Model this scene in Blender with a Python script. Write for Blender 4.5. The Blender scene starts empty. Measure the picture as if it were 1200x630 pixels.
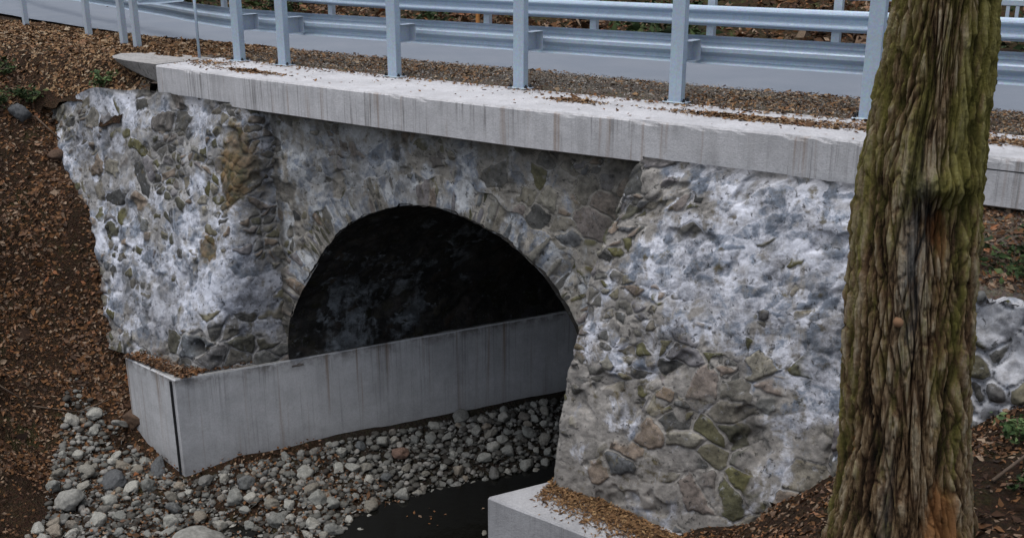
import bpy, math, random
import numpy as np
from mathutils import Vector, Matrix
random.seed(5); RS = np.random.RandomState(5)
S = bpy.context.scene; COL = S.collection
R = math.radians

# ------------------------------------------------------------------ noise
def _h(ix, iy, iz, seed):
    n = (ix*374761393 + iy*668265263 + iz*2147483647 + seed*974634777) & 0xffffffff
    n = ((n ^ (n >> 13))*1274126177) & 0xffffffff
    n = ((n ^ (n >> 16))*2246822519) & 0xffffffff
    return ((n ^ (n >> 15)) & 0xffffff)/16777216.0
def vn(x, y, z=0., seed=0):
    x = np.asarray(x, float); y = np.asarray(y, float); z = np.asarray(z, float)+0*x
    ix = np.floor(x).astype(np.int64); iy = np.floor(y).astype(np.int64); iz = np.floor(z).astype(np.int64)
    fx = x-ix; fy = y-iy; fz = z-iz
    fx = fx*fx*(3-2*fx); fy = fy*fy*(3-2*fy); fz = fz*fz*(3-2*fz)
    r = 0
    for a in (0, 1):
        for b in (0, 1):
            for c in (0, 1):
                r = r + _h(ix+a, iy+b, iz+c, seed)*(fx if a else 1-fx)*(fy if b else 1-fy)*(fz if c else 1-fz)
    return r
def fbm(x, y, z=0., seed=0, o=4, g=.5):
    r = 0; a = 1.; t = 0.
    for i in range(o):
        r = r + a*vn(np.asarray(x)*2**i, np.asarray(y)*2**i, np.asarray(z)*2**i, seed+i*17); t += a; a *= g
    return r/t
def sstep(a, b, x):
    t = np.clip((x-a)/(b-a), 0, 1); return t*t*(3-2*t)
def cells(u, v, su, sv, seed, keep=.75, jit=.8):
    """irregular stones: returns random id, F2-F1 border distance in metres, F1"""
    a = u/su; b = v/sv
    ia = np.floor(a).astype(np.int64); ib = np.floor(b).astype(np.int64)
    f1 = np.full(a.shape, 9e9); f2 = np.full(a.shape, 9e9); idd = np.zeros(a.shape)
    for di in range(-2, 3):
        for dj in range(-2, 3):
            ci = ia+di; cj = ib+dj
            off = .5*(cj & 1)
            px = (ci+.5+off*.6+jit*(_h(ci, cj, 1, seed)-.5))*su; py = (cj+.5+jit*(_h(ci, cj, 2, seed)-.5))*sv
            d = np.sqrt((u-px)**2+((v-py)*su/sv)**2)
            d = np.where(_h(ci, cj, 3, seed) > keep, 9e9, d)
            idn = _h(ci, cj, 4, seed)
            m = d < f1
            f2 = np.where(m, f1, np.minimum(f2, d)); idd = np.where(m, idn, idd); f1 = np.where(m, d, f1)
    return idd, f2-f1, f1

# ------------------------------------------------------------------ objects
def tag(o, label=None, cat=None, group=None, kind=None):
    if label: o['label'] = label
    if cat: o['category'] = cat
    if group: o['group'] = group
    if kind: o['kind'] = kind
    return o
def empty(name, loc=(0, 0, 0), rz=0):
    o = bpy.data.objects.new(name, None); COL.objects.link(o); o.location = loc; o.rotation_euler = (0, 0, rz)
    o.empty_display_size = .2
    return o
def mesh(name, V, F, mat, parent=None, smooth=True, attrs=None, loc=None):
    """V world coordinates (or local to loc); parent is an Empty/mesh with no rotation"""
    V = np.asarray(V, float)
    me = bpy.data.meshes.new(name)
    off = np.zeros(3)
    if parent is not None and loc is None:
        p = parent
        while p is not None: off = off+np.array(p.location); p = p.parent
    V = V-off
    if isinstance(F, np.ndarray):
        n, k = F.shape
        me.vertices.add(len(V)); me.vertices.foreach_set('co', V.ravel())
        me.loops.add(n*k); me.loops.foreach_set('vertex_index', F.ravel().astype(np.int32))
        me.polygons.add(n); me.polygons.foreach_set('loop_start', (np.arange(n)*k).astype(np.int32))
        me.polygons.foreach_set('loop_total', np.full(n, k, np.int32))
        me.update(calc_edges=True)
    else:
        me.from_pydata([tuple(v) for v in V], [], [tuple(f) for f in F]); me.update()
    me.validate()
    for nme, a in (attrs or {}).items():
        at = me.attributes.new(nme, 'FLOAT', 'POINT'); at.data.foreach_set('value', np.asarray(a, np.float32).ravel())
    if smooth: me.polygons.foreach_set('use_smooth', np.ones(len(me.polygons), bool))
    me.materials.append(mat)
    o = bpy.data.objects.new(name, me); COL.objects.link(o)
    if parent is not None: o.parent = parent
    if loc is not None: o.location = loc
    return o
def gridF(nu, nv, mask=None):
    i = np.arange(nu-1)[:, None]*nv+np.arange(nv-1)[None, :]
    F = np.stack([i, i+nv, i+nv+1, i+1], -1)
    if mask is not None: F = F[mask]
    return F.reshape(-1, 4)
class MB:
    def __init__(s): s.V = []; s.F = []
    def box(s, c, d, bev=0., M=None):
        cx, cy, cz = c; a, b, e = [q/2 for q in d]
        k = min(bev, a*.9, b*.9, e*.9)
        n = len(s.V); pts = []
        if k <= 0:
            for z in (-e, e):
                for x, y in ((-a, -b), (a, -b), (a, b), (-a, b)): pts.append((x, y, z))
            fs = [(0, 3, 2, 1), (4, 5, 6, 7), (0, 1, 5, 4), (1, 2, 6, 5), (2, 3, 7, 6), (3, 0, 4, 7)]
        else:
            ring = lambda x, y, q: [(-x+q, -y), (x-q, -y), (x, -y+q), (x, y-q), (x-q, y), (-x+q, y), (-x, y-q), (-x, -y+q)]
            for z, ins in ((-e, k), (-e+k, 0), (e-k, 0), (e, k)):
                for x, y in ring(a-ins, b-ins, k*.6): pts.append((x, y, z))
            fs = [tuple(range(7, -1, -1)), tuple(range(24, 32))]
            for r in range(3):
                for q in range(8): fs.append((r*8+q, r*8+(q+1) % 8, (r+1)*8+(q+1) % 8, (r+1)*8+q))
        for p in pts:
            v = Vector(p)
            if M is not None: v = M @ v
            s.V.append((v.x+cx, v.y+cy, v.z+cz))
        s.F += [tuple(n+q for q in f) for f in fs]
        return s
    def tube(s, p0, p1, r0, r1=None, seg=12, cap=True):
        r1 = r0 if r1 is None else r1
        p0 = Vector(p0); p1 = Vector(p1); d = (p1-p0).normalized()
        a = d.orthogonal().normalized(); b = d.cross(a); n = len(s.V)
        for p, r in ((p0, r0), (p1, r1)):
            for i in range(seg):
                t = 2*math.pi*i/seg; s.V.append(tuple(p+a*math.cos(t)*r+b*math.sin(t)*r))
        for i in range(seg): s.F.append((n+i, n+(i+1) % seg, n+seg+(i+1) % seg, n+seg+i))
        if cap: s.F.append(tuple(n+i for i in range(seg))[::-1]); s.F.append(tuple(n+seg+i for i in range(seg)))
        return s
    def poly(s, pts, seg=7):
        for (p, r), (q, t) in zip(pts[:-1], pts[1:]): s.tube(p, q, r, t, seg)
        return s
    def prism(s, outline, z0, z1):
        n = len(s.V); m = len(outline)
        for z in (z0, z1):
            for x, y in outline: s.V.append((x, y, z))
        s.F.append(tuple(n+i for i in range(m))[::-1]); s.F.append(tuple(n+m+i for i in range(m)))
        for i in range(m): s.F.append((n+i, n+(i+1) % m, n+m+(i+1) % m, n+m+i))
        return s
    def build(s, name, mat, parent=None, smooth=False, loc=None):
        o = mesh(name, s.V, s.F, mat, parent, smooth, loc=loc); return o

# ------------------------------------------------------------------ materials
class NT:
    def __init__(s, name):
        s.m = bpy.data.materials.new(name); s.m.use_nodes = True; s.t = s.m.node_tree; s.N = s.t.nodes
        s.b = s.N['Principled BSDF']; s.co = s.N.new('ShaderNodeTexCoord').outputs['Object']
    def L(s, a, b): s.t.links.new(a, b)
    def mp(s, sc, co=None):
        n = s.N.new('ShaderNodeMapping'); n.inputs['Scale'].default_value = sc; s.L(co or s.co, n.inputs[0]); return n.outputs[0]
    def noise(s, sc, det=5, rough=.55, co=None, dist=0.):
        n = s.N.new('ShaderNodeTexNoise'); n.inputs['Scale'].default_value = sc; n.inputs['Detail'].default_value = det
        n.inputs['Roughness'].default_value = rough; n.inputs['Distortion'].default_value = dist; s.L(co or s.co, n.inputs['Vector']); return n.outputs['Fac']
    def vor(s, sc, feat='F1', co=None, out='Distance'):
        n = s.N.new('ShaderNodeTexVoronoi'); n.feature = feat; n.inputs['Scale'].default_value = sc; s.L(co or s.co, n.inputs['Vector']); return n.outputs[out]
    def ramp(s, fac, stops):
        n = s.N.new('ShaderNodeValToRGB'); e = n.color_ramp.elements
        while len(e) < len(stops): e.new(.5)
        for q, (p, c) in zip(e, stops):
            q.position = p; q.color = (c, c, c, 1) if not isinstance(c, tuple) else c+(1,)
        s.L(fac, n.inputs[0]); return n.outputs[0]
    def mix(s, fac, a, b, mode='MIX'):
        n = s.N.new('ShaderNodeMix'); n.data_type = 'RGBA'; n.blend_type = mode
        for v, i in ((fac, 0), (a, 6), (b, 7)):
            if isinstance(v, (int, float)): n.inputs[i].default_value = v if i == 0 else (v, v, v, 1)
            elif isinstance(v, tuple): n.inputs[i].default_value = v+(1,)
            else: s.L(v, n.inputs[i])
        return n.outputs[2]
    def math(s, op, a, b=0., c=False):
        n = s.N.new('ShaderNodeMath'); n.operation = op; n.use_clamp = c
        for v, i in ((a, 0), (b, 1)):
            if isinstance(v, (int, float)): n.inputs[i].default_value = v
            else: s.L(v, n.inputs[i])
        return n.outputs[0]
    def attr(s, name, out='Fac', t='GEOMETRY'):
        n = s.N.new('ShaderNodeAttribute'); n.attribute_name = name; n.attribute_type = t; return n.outputs[out]
    def xyz(s, i):
        n = s.N.new('ShaderNodeSeparateXYZ'); s.L(s.co, n.inputs[0]); return n.outputs[i]
    def bump(s, h, st=.5, d=.01):
        n = s.N.new('ShaderNodeBump'); n.inputs['Strength'].default_value = st; n.inputs['Distance'].default_value = d
        s.L(h, n.inputs['Height']); s.L(n.outputs[0], s.b.inputs['Normal'])
    def fin(s, col, rough=.9, metal=0., spec=.3):
        if isinstance(col, tuple): s.b.inputs['Base Color'].default_value = col+(1,)
        else: s.L(col, s.b.inputs['Base Color'])
        if isinstance(rough, (int, float)): s.b.inputs['Roughness'].default_value = rough
        else: s.L(rough, s.b.inputs['Roughness'])
        s.b.inputs['Metallic'].default_value = metal; s.b.inputs['Specular IOR Level'].default_value = spec
        return s.m

def mat_masonry(name, tint=1., limecol=(.56, .6, .68), mortar=(.34, .335, .33), moss=.25, blue=(.17, .2, .25)):
    n = NT(name)
    sid = n.attr('sid'); edge = n.attr('edge'); lime = n.attr('lime'); dirt_shade = n.attr('dirt_shade'); cov = n.attr('cov'); stain = n.attr('stain')
    t = tint
    st = n.ramp(sid, [(0, (.05*t, .052*t, .052*t)), (.16, (.11*t, .108*t, .1*t)), (.3, (.19*t, .175*t, .145*t)), (.4, (.1*t, .095*t, .045*t)), (.48, (.07*t, .07*t, .045*t)),
                      (.62, (.16*t, .155*t, .165*t)), (.78, (.19*t, .15*t, .115*t)), (.9, (.09*t, .1*t, .11*t)), (1, (.26*t, .24*t, .19*t))])
    st = n.mix(1., st, n.ramp(n.noise(8, 8, .7), [(.3, .5), (.5, .95), (.72, 1.6)]), 'MULTIPLY')
    st = n.mix(n.ramp(n.noise(12, 6, .7, dist=.5), [(.58, 0.), (.7, .55)]), st, tuple(q*.75 for q in limecol))
    mort = n.mix(n.ramp(n.noise(9, 8, .7), [(.35, 0.), (.65, 1.)]), tuple(q*.62 for q in mortar), tuple(q*1.15 for q in mortar))
    # lime wash: white along the joints, thinner and bluish grey over the stones it hides
    thin = n.math('ADD', n.math('MULTIPLY', edge, .05), n.math('ADD', n.math('MULTIPLY', n.noise(6.5, 8, .68, dist=.6), .75), n.math('MULTIPLY', sid, .22)))
    lc = n.ramp(thin, [(.43, limecol), (.51, tuple(q*.78 for q in limecol)), (.6, tuple(q*1.1+.03 for q in blue)), (.76, tuple(q*.5 for q in blue))])
    l2 = n.math('ADD', lime, n.math('MULTIPLY', n.math('SUBTRACT', n.noise(3.4, 9, .7, dist=.7), .5), 2.2))
    l2 = n.math('ADD', l2, n.math('MULTIPLY', n.math('SUBTRACT', n.noise(1., 6, .6, co=n.mp((8, 8, 1.3))), .5), 1.1))
    lm = n.ramp(l2, [(.32, 0.), (.46, .5), (.62, 1.)])
    skin = n.mix(lm, mort, lc)
    skin = n.mix(n.ramp(n.noise(4.3, 6, .65), [(.5, 0.), (.64, .6)]), skin, tuple(q*.75 for q in mortar))
    e2 = n.math('ADD', edge, n.math('MULTIPLY', n.math('SUBTRACT', n.noise(14, 6, .7), .5), .55))
    expo = n.math('MULTIPLY', n.ramp(e2, [(.34, 0.), (.46, 1.)]), n.math('SUBTRACT', 1., cov))
    c = n.mix(expo, skin, st)
    rim = n.math('MULTIPLY', n.ramp(e2, [(.28, 0.), (.38, .9), (.5, 0.)]), n.math('MULTIPLY', n.math('SUBTRACT', 1., cov), n.ramp(n.noise(3.), [(.4, 0.), (.6, 1.)])))
    c = n.mix(rim, c, (.035, .035, .033))
    mm = n.ramp(n.math('MULTIPLY', n.noise(2.3, 7, .7), n.noise(11, 5, .6)), [(.3, 0.), (.4, moss*2.4)])
    c = n.mix(mm, c, n.mix(n.noise(5), (.08, .08, .028), (.13, .09, .05)))
    sm = n.ramp(n.math('ADD', stain, n.math('MULTIPLY', n.math('SUBTRACT', n.noise(6, 8, .7), .5), 1.2)), [(.45, 0.), (.65, .88)])
    c = n.mix(sm, c, n.mix(n.ramp(n.noise(7, 7, .7), [(.38, 0.), (.62, 1.)]), (.05, .05, .022), (.2, .13, .065)))
    pit = n.ramp(n.noise(16, 5, .65, dist=.5), [(.34, 1.), (.41, 0.)])
    c = n.mix(n.math('MULTIPLY', pit, .8), c, (.03, .03, .03))
    c = n.mix(1., c, n.ramp(n.noise(2.7, 10, .78), [(.36, .4), (.47, .85), (.56, 1.08)]), 'MULTIPLY')
    c = n.mix(dirt_shade, c, n.mix(n.ramp(n.noise(8, 8, .75), [(.35, 0.), (.65, 1.)]), (.03, .029, .027), (.12, .112, .1)))  # real dirt, plus shade of corners and holes put into the colour
    n.bump(n.math('ADD', n.noise(28, 7, .7), n.math('MULTIPLY', n.noise(8, 6, .6), 1.2)), .5, .02)
    return n.fin(c, .93, 0, .2)

def mat_concrete(name, base=(.43, .43, .44), streak=.55, rust=0., low_dirt=False):
    n = NT(name)
    c = n.mix(n.ramp(n.noise(2.1, 10, .72), [(.34, 0.), (.6, 1.)]), tuple(q*.84 for q in base), tuple(q*1.12 for q in base))
    c = n.mix(n.ramp(n.noise(6, 8, .7), [(.57, 0.), (.7, .14)]), c, tuple(q*.5 for q in base))
    c = n.mix(n.ramp(n.noise(45, 6, .75), [(.35, .35), (.55, 0.)]), c, tuple(q*.55 for q in base))
    s1 = n.noise(1., 5, .6, co=n.mp((5.5, 5.5, .35)))
    s2 = n.noise(1., 5, .65, co=n.mp((26, 26, .5)))
    a = n.ramp(s1, [(.52, 0.), (.72, streak*.7)]); b = n.math('MULTIPLY', n.ramp(s2, [(.52, 0.), (.64, streak*1.5)]), n.ramp(n.noise(.9, 3), [(.38, 0.), (.55, 1.)]))
    top = n.attr('top')
    c = n.mix(n.math('MULTIPLY', n.math('MAXIMUM', a, b), top), c, (.1, .095, .09))
    if rust:
        s3 = n.noise(1., 4, .6, co=n.mp((9, 9, .25)))
        rr = n.math('MULTIPLY', n.ramp(s3, [(.58, 0.), (.68, rust)]), n.attr('top'))
        c = n.mix(rr, c, (.19, .115, .06))
    ta = n.attr('top')
    band = n.math('MULTIPLY', n.ramp(ta, [(.9, 0.), (1, 1.)]), n.ramp(n.noise(5, 7, .7), [(.42, 0.), (.6, .75)])) if low_dirt else 0.
    low = n.math('MULTIPLY', n.ramp(ta, [(.25, 1.), (.5, 0.)]), n.ramp(n.noise(3, 7, .7), [(.3, .25), (.6, .8)])) if low_dirt else 0.
    c = n.mix(band, c, (.09, .08, .07)); c = n.mix(low, c, (.1, .095, .08))
    n.bump(n.math('ADD', n.noise(60, 6, .7), n.math('MULTIPLY', n.noise(4, 6, .6), 2.)), .45, .014)
    return n.fin(c, .88, 0, .25)

def mat_ground(name, a, b, c3, sc=1., green=0.):
    n = NT(name)
    c = n.mix(n.ramp(n.noise(18*sc, 10, .75), [(.35, 0.), (.65, 1.)]), a, b)
    c = n.mix(n.ramp(n.noise(2.2*sc, 8, .7), [(.42, 0.), (.62, .8)]), c, c3)
    v = n.vor(28*sc, 'F1', out='Color')
    c = n.mix(.45, c, n.mix(1., c, n.mix(.6, v, (.6, .6, .6)), 'MULTIPLY'))
    if green: c = n.mix(n.ramp(n.noise(1.3, 8, .75), [(.55, 0.), (.66, green)]), c, (.05, .065, .02))
    n.bump(n.math('ADD', n.noise(30*sc, 10, .75), n.vor(28*sc)), .9, .035)
    return n.fin(c, .97, 0, .1)

def mat_leaf(name, stops, trans=0.):
    n = NT(name); r = n.attr('rnd')
    c = n.ramp(r, stops)
    c = n.mix(1., c, n.ramp(n.noise(25, 3), [(.3, .7), (.7, 1.2)]), 'MULTIPLY')
    return n.fin(c, .8, 0, .25)

def mat_galv(name, base=(.4, .49, .59), rough=.5):
    n = NT(name)
    v = n.vor(60, 'F1', out='Color')
    c = n.mix(.18, base, v, 'MULTIPLY')
    c = n.mix(n.ramp(n.noise(3, 7, .7), [(.45, 0.), (.75, .35)]), c, tuple(q*.6 for q in base))
    c = n.mix(n.ramp(n.noise(1., 4, .6, co=n.mp((14, 14, .8))), [(.58, 0.), (.7, .25)]), c, (.24, .24, .23))
    rr = n.ramp(n.noise(9, 6, .7), [(.3, rough-.1), (.7, rough+.15)])
    return n.fin(c, rr, .35, .5)

M = {}
M['wing'] = mat_masonry('wing_masonry', 1.05, limecol=(.6, .63, .71), moss=.3)
M['spandrel'] = mat_masonry('spandrel_masonry', 1.15, limecol=(.52, .54, .56), mortar=(.33, .31, .275), moss=.25)
M['abut'] = mat_masonry('abutment_masonry', 1.2, limecol=(.62, .64, .71), mortar=(.31, .295, .275), moss=.35)
M['ring'] = mat_masonry('arch_ring_masonry', .95, limecol=(.4, .42, .44), mortar=(.27, .255, .23), moss=.15)
M['barrel'] = mat_masonry('barrel_masonry', .15, limecol=(.16, .18, .2), mortar=(.018, .018, .018), moss=.0, blue=(.05, .06, .07))  # darkness of the tunnel is put into this even near-black tint
M['field'] = mat_masonry('field_stone_masonry', .9, limecol=(.5, .52, .56), mortar=(.5, .51, .54), moss=.1)
M['slab'] = mat_concrete('weathered_concrete', (.47, .47, .485), .42, .5)
M['foot'] = mat_concrete('grey_concrete', (.46, .47, .485), .32, .7, True)
M['foot2'] = mat_concrete('pale_concrete', (.34, .345, .36), .25)
M['oldslab'] = mat_concrete('old_concrete', (.33, .32, .31), .5)
M['soil'] = mat_ground('leaf_covered_soil', (.018, .013, .009), (.085, .05, .029), (.035, .023, .015), 1.4, .35)
M['bed'] = mat_ground('wet_silt', (.022, .019, .015), (.06, .05, .038), (.03, .024, .018))
M['gravel'] = mat_ground('fine_gravel', (.09, .075, .06), (.25, .22, .185), (.14, .105, .075), 1.6)
M['far'] = mat_ground('shady_forest_floor', (.018, .013, .008), (.075, .042, .02), (.02, .022, .01), .5, .9)
M['galv'] = mat_galv('galvanised_steel')
M['galv2'] = mat_galv('weathered_galvanised_steel', (.46, .53, .61), .5)
n = NT('dark_bolt_steel'); M['bolt'] = n.fin((.03, .032, .035), .5, .6)
n = NT('asphalt')
c = n.mix(n.noise(90, 6, .8), (.085, .1, .125), (.2, .225, .265)); c = n.mix(n.ramp(n.noise(1.1, 6, .6), [(.4, 0.), (.7, .4)]), c, (.21, .225, .25))
n.bump(n.noise(120, 4, .7), .5, .006); M['asphalt'] = n.fin(c, .62, 0, .4)
n = NT('stream_water'); n.bump(n.noise(5, 4, .6), .25, .02); M['water'] = n.fin((.006, .006, .005), .05, 0, .25)
# creek stones: tone differs from stone to stone
n = NT('creek_stone_surface')
oi = n.N.new('ShaderNodeObjectInfo').outputs['Random']
c = n.ramp(oi, [(0, (.17, .175, .165)), (.2, (.33, .33, .3)), (.4, (.2, .205, .19)), (.55, (.37, .365, .33)), (.72, (.18, .17, .145)), (.86, (.26, .225, .18)), (1, (.11, .12, .125))])
c = n.mix(1., c, n.ramp(n.noise(14, 8, .7), [(.3, .5), (.6, 1.08), (.8, 1.35)]), 'MULTIPLY')
c = n.mix(n.ramp(n.noise(7, 6, .7), [(.56, 0.), (.66, .6)]), c, (.06, .055, .04))
n.bump(n.noise(30, 8, .7), .6, .012); M['stone'] = n.fin(c, .88, 0, .25)
def flatstone(name, col):
    n = NT(name); c = n.mix(1., col, n.ramp(n.noise(13, 8, .7), [(.3, .5), (.6, 1.), (.8, 1.4)]), 'MULTIPLY')
    n.bump(n.noise(30, 8, .7), .6, .012); return n.fin(c, .88, 0, .25)
M['st_dark'] = flatstone('dark_stone', (.1, .105, .11)); M['st_red'] = flatstone('reddish_stone', (.2, .13, .1)); M['st_pink'] = flatstone('pinkish_stone', (.36, .24, .2))
M['st_brown'] = flatstone('brown_stone', (.1, .065, .045)); M['st_pale'] = flatstone('pale_stone', (.27, .27, .25))
M['leaf'] = mat_leaf('dry_leaves', [(0, (.045, .025, .014)), (.3, (.12, .06, .026)), (.55, (.2, .11, .05)), (.75, (.26, .17, .09)), (.9, (.3, .24, .17)), (1, (.2, .08, .03))])
M['leafdark'] = mat_leaf('dark_leaves', [(0, (.025, .015, .01)), (.3, (.075, .036, .017)), (.55, (.17, .08, .03)), (.75, (.1, .06, .04)), (.92, (.26, .19, .13)), (1, (.22, .08, .03))])  # darker leaf tones than the shoulder litter
M['seed'] = mat_leaf('golden_needles', [(0, (.05, .028, .015)), (.4, (.14, .075, .035)), (.8, (.22, .125, .055)), (1, (.3, .2, .1))])
M['pebble'] = mat_leaf('gravel_grains', [(0, (.07, .06, .05)), (.4, (.16, .14, .12)), (.8, (.26, .24, .21)), (1, (.36, .34, .32))])
M['pebble2'] = mat_leaf('rubble_grains', [(0, (.035, .03, .025)), (.4, (.1, .1, .09)), (.8, (.18, .18, .17)), (1, (.25, .24, .22))])
M['green'] = mat_leaf('evergreen_leaves', [(0, (.012, .022, .008)), (.5, (.03, .055, .016)), (.9, (.06, .09, .03)), (1, (.12, .13, .05))])
M['greenb'] = mat_leaf('fresh_leaves', [(0, (.03, .06, .02)), (.5, (.07, .12, .04)), (1, (.14, .19, .08))])
n = NT('twig_bark'); M['twig'] = n.fin(n.mix(n.noise(20), (.05, .035, .025), (.15, .11, .08)), .9)
n = NT('tree_bark')
dep = n.attr('dep'); mo = n.attr('moss'); rot = n.attr('rot')
str1 = n.noise(1., 10, .78, co=n.mp((30, 30, 5.)), dist=.8)
c = n.ramp(n.math('ADD', dep, n.math('MULTIPLY', n.math('SUBTRACT', str1, .5), 1.25)), [(.24, (.008, .006, .004)), (.5, (.055, .033, .018)), (.68, (.17, .11, .058)), (.84, (.3, .22, .13)), (1, (.43, .36, .25))])
c = n.mix(n.ramp(n.noise(3.2, 6, .7), [(.5, 0.), (.68, .55)]), c, n.mix(dep, (.03, .015, .008), (.2, .105, .06)))
ml = n.ramp(n.math('ADD', mo, n.math('MULTIPLY', n.math('SUBTRACT', n.noise(7, 8, .75, co=n.mp((3., 3., .8))), .5), 1.9)), [(.42, 0.), (.8, .8)])
c = n.mix(ml, c, n.mix(n.math('MULTIPLY', dep, n.noise(24, 5, .7)), (.03, .03, .008), (.42, .4, .09)))
c = n.mix(n.math('MULTIPLY', n.attr('pale'), n.ramp(n.noise(1., 6, .7, co=n.mp((20, 20, 3))), [(.35, 0.), (.6, .9)])), c, n.mix(dep, (.05, .05, .05), (.27, .28, .27)))
rl = n.ramp(n.math('ADD', rot, n.math('MULTIPLY', n.math('SUBTRACT', n.noise(1., 6, .7, co=n.mp((22, 22, 3.5))), .5), .9)), [(.5, 0.), (.75, .9)])
c = n.mix(rl, c, n.mix(dep, (.09, .03, .01), (.34, .16, .06)))
n.bump(n.math('ADD', n.noise(1., 8, .75, co=n.mp((45, 45, 9))), n.noise(55, 8, .75)), 1., .03)
M['bark'] = n.fin(c, .93, 0, .15)
n = NT('cut_wood'); M['knot'] = n.fin(n.mix(n.noise(30), (.16, .085, .045), (.22, .13, .075)), .9)
n = NT('orange_paint'); M['orange'] = n.fin((.45, .2, .06), .6)

# ------------------------------------------------------------------ site: x along the bridge, y into it, z=0 top of the bridge edge
T = np.array([.485, .875])                     # direction of the skewed channel
YS = 9.25                                      # face of the spandrel wall
def wof(x, y): return .875*x-.485*y
ZF = -4.0                                      # top of the concrete footings
LP = ([-60, -24, -20.5, -19.2, -18.2, -17.9, -16.7, -16.1, -14.9, -14.2, -13.4, -12.6, -11.9, -11.2, -9.5, -8.5, 40],
      [.3, .15, .02, -.12, -.7, -1.0, -2.3, -3.15, -4.4, -5.0, -5.42, -5.55, -5.64, -5.95, -6.2, -6.25, -6.25])
RP = ([-60, -9.0, -8.5, -7.57, -6.4, -5.2, -4.3, -3.2, -2, -.8, 2, 40],
      [-6.2, -6.2, -4.7, -4.08, -3.35, -1.95, -1.42, -.95, -.5, -.1, .2, .5])
def hl(x, y):
    x = np.asarray(x, float); y = np.asarray(y, float)
    w = wof(x, y)
    w2 = w+np.interp(y, [8, 9.4], [0, .6])*sstep(-13.4, -12.6, w)
    w2 = w2+np.interp(y, [5, 5.95, 6.8, 7.7, 8.5], [-1.2, -.7, .3, .9, 0])*sstep(-17.5, -15.5, w)*sstep(-11.5, -12.5, w)
    l = np.interp(w2, *LP); r = np.interp(w-np.clip(.35*(8-y), 0, 1.7), *RP)
    z = np.maximum(l, r)
    chan = (w > -13.2) & (w < -8.9)
    z = z+.3*np.exp(-((x+13.9)/.7)**2-((y-8.6)/.6)**2)
    n1 = (fbm(x*.9, y*.9, seed=3)-.5)*.45+(fbm(x*4, y*4, seed=9)-.5)*.14
    return z+np.where(chan, n1*.35, n1*np.clip((np.abs(w+11)-2)/2, .3, 1))
def yedge(x): return np.interp(x, [-14, -12.6, -10.6, -8.6, -6.2, -4.3, -2.7, -1.6, 4], [9.18, 9.18, 9.03, 8.99, 9.0, 9.12, 9.22, 9.2, 9.3])
def hu(x, y):
    x = np.asarray(x, float); y = np.asarray(y, float)
    n1 = (fbm(x*1.2, y*1.2, seed=33)-.5)*.12+(fbm(x*6, y*6, seed=39)-.5)*.035
    left = np.interp(y, [8.8, 9.15, 9.6, 10.0, 11.3, 11.8], [-1.15, -.62, -.18, -.02, 0.03, 0.03])+(fbm(x*2.6, y*2.6, seed=34)-.5)*.3*sstep(10.4, 9.4, y)
    mid = np.interp(y, [9.0, 10.2, 10.4, 11.3, 11.7], [-.25, -.2, .02, .035, .02])
    right = np.interp(y, [8.2, 8.35, 9.25, 10.2, 10.4, 11.3, 11.7], [-.95, -.88, -.5, -.25, .0, .03, .02])
    z = np.where(x < -12.9, left, np.where(x > -1.95, right, mid))
    amp = np.where(y > 11.5, .0, np.where((x > -12.9) & (y > 10.2), .3, 1.))
    z = z+n1*amp
    z = np.where(y > 11.7, -.03, z)
    z = np.where(y > 15.4, -.03-np.clip((y-15.9)*.28, 0, 2.2)+np.clip((y-24)*.35, 0, 12)+n1*2, z)
    return z

# lower ground: banks and creek bed, carried on under the arch
xs = np.concatenate([np.linspace(-60, -24, 30, endpoint=False), np.arange(-24, 3, .085), np.linspace(3, 40, 30)])
ys = np.concatenate([np.linspace(-30, 0, 20, endpoint=False), np.arange(0, 9.6, .085)])
X, Y = np.meshgrid(xs, ys, indexing='ij'); Z = hl(X, Y)
# keep the low ground below the leaning masonry line behind the wing faces
mesh('banks', np.stack([X, Y, Z], -1).reshape(-1, 3), gridF(len(xs), len(ys)), M['soil']); tag(bpy.data.objects['banks'], kind='structure')
# creek bed in the tunnel
sv = np.arange(0, 14, .12); wv = np.arange(-13.9, -8.6, .12)
Sg, Wg = np.meshgrid(sv, wv, indexing='ij')
def ws(w, s, y0=9.35):      # point at channel offset w, s metres beyond the face line
    y = y0+s*.875; x = (w+.485*y)/.875; return x, y
Xb, Yb = ws(Wg, Sg)
mesh('creek_bed', np.stack([Xb, Yb, hl(Xb, Yb)-.01], -1).reshape(-1, 3), gridF(len(sv), len(wv)), M['bed']); tag(bpy.data.objects['creek_bed'], kind='structure')
# water
pts = [ws(-11.9, -14), ws(-8.8, -14), ws(-8.8, 14), ws(-13.6, 14), ws(-13.4, 0)]
mb = MB(); nn = len(pts)
mb.V = [(p[0], p[1], -5.77) for p in pts]+[(p[0], p[1], -6.4) for p in pts]
mb.F = [tuple(range(nn)), tuple(range(2*nn-1, nn-1, -1))]+[(i, i+nn, (i+1) % nn+nn, (i+1) % nn) for i in range(nn)]
tag(mb.build('creek_water', M['water']), kind='structure')
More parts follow.
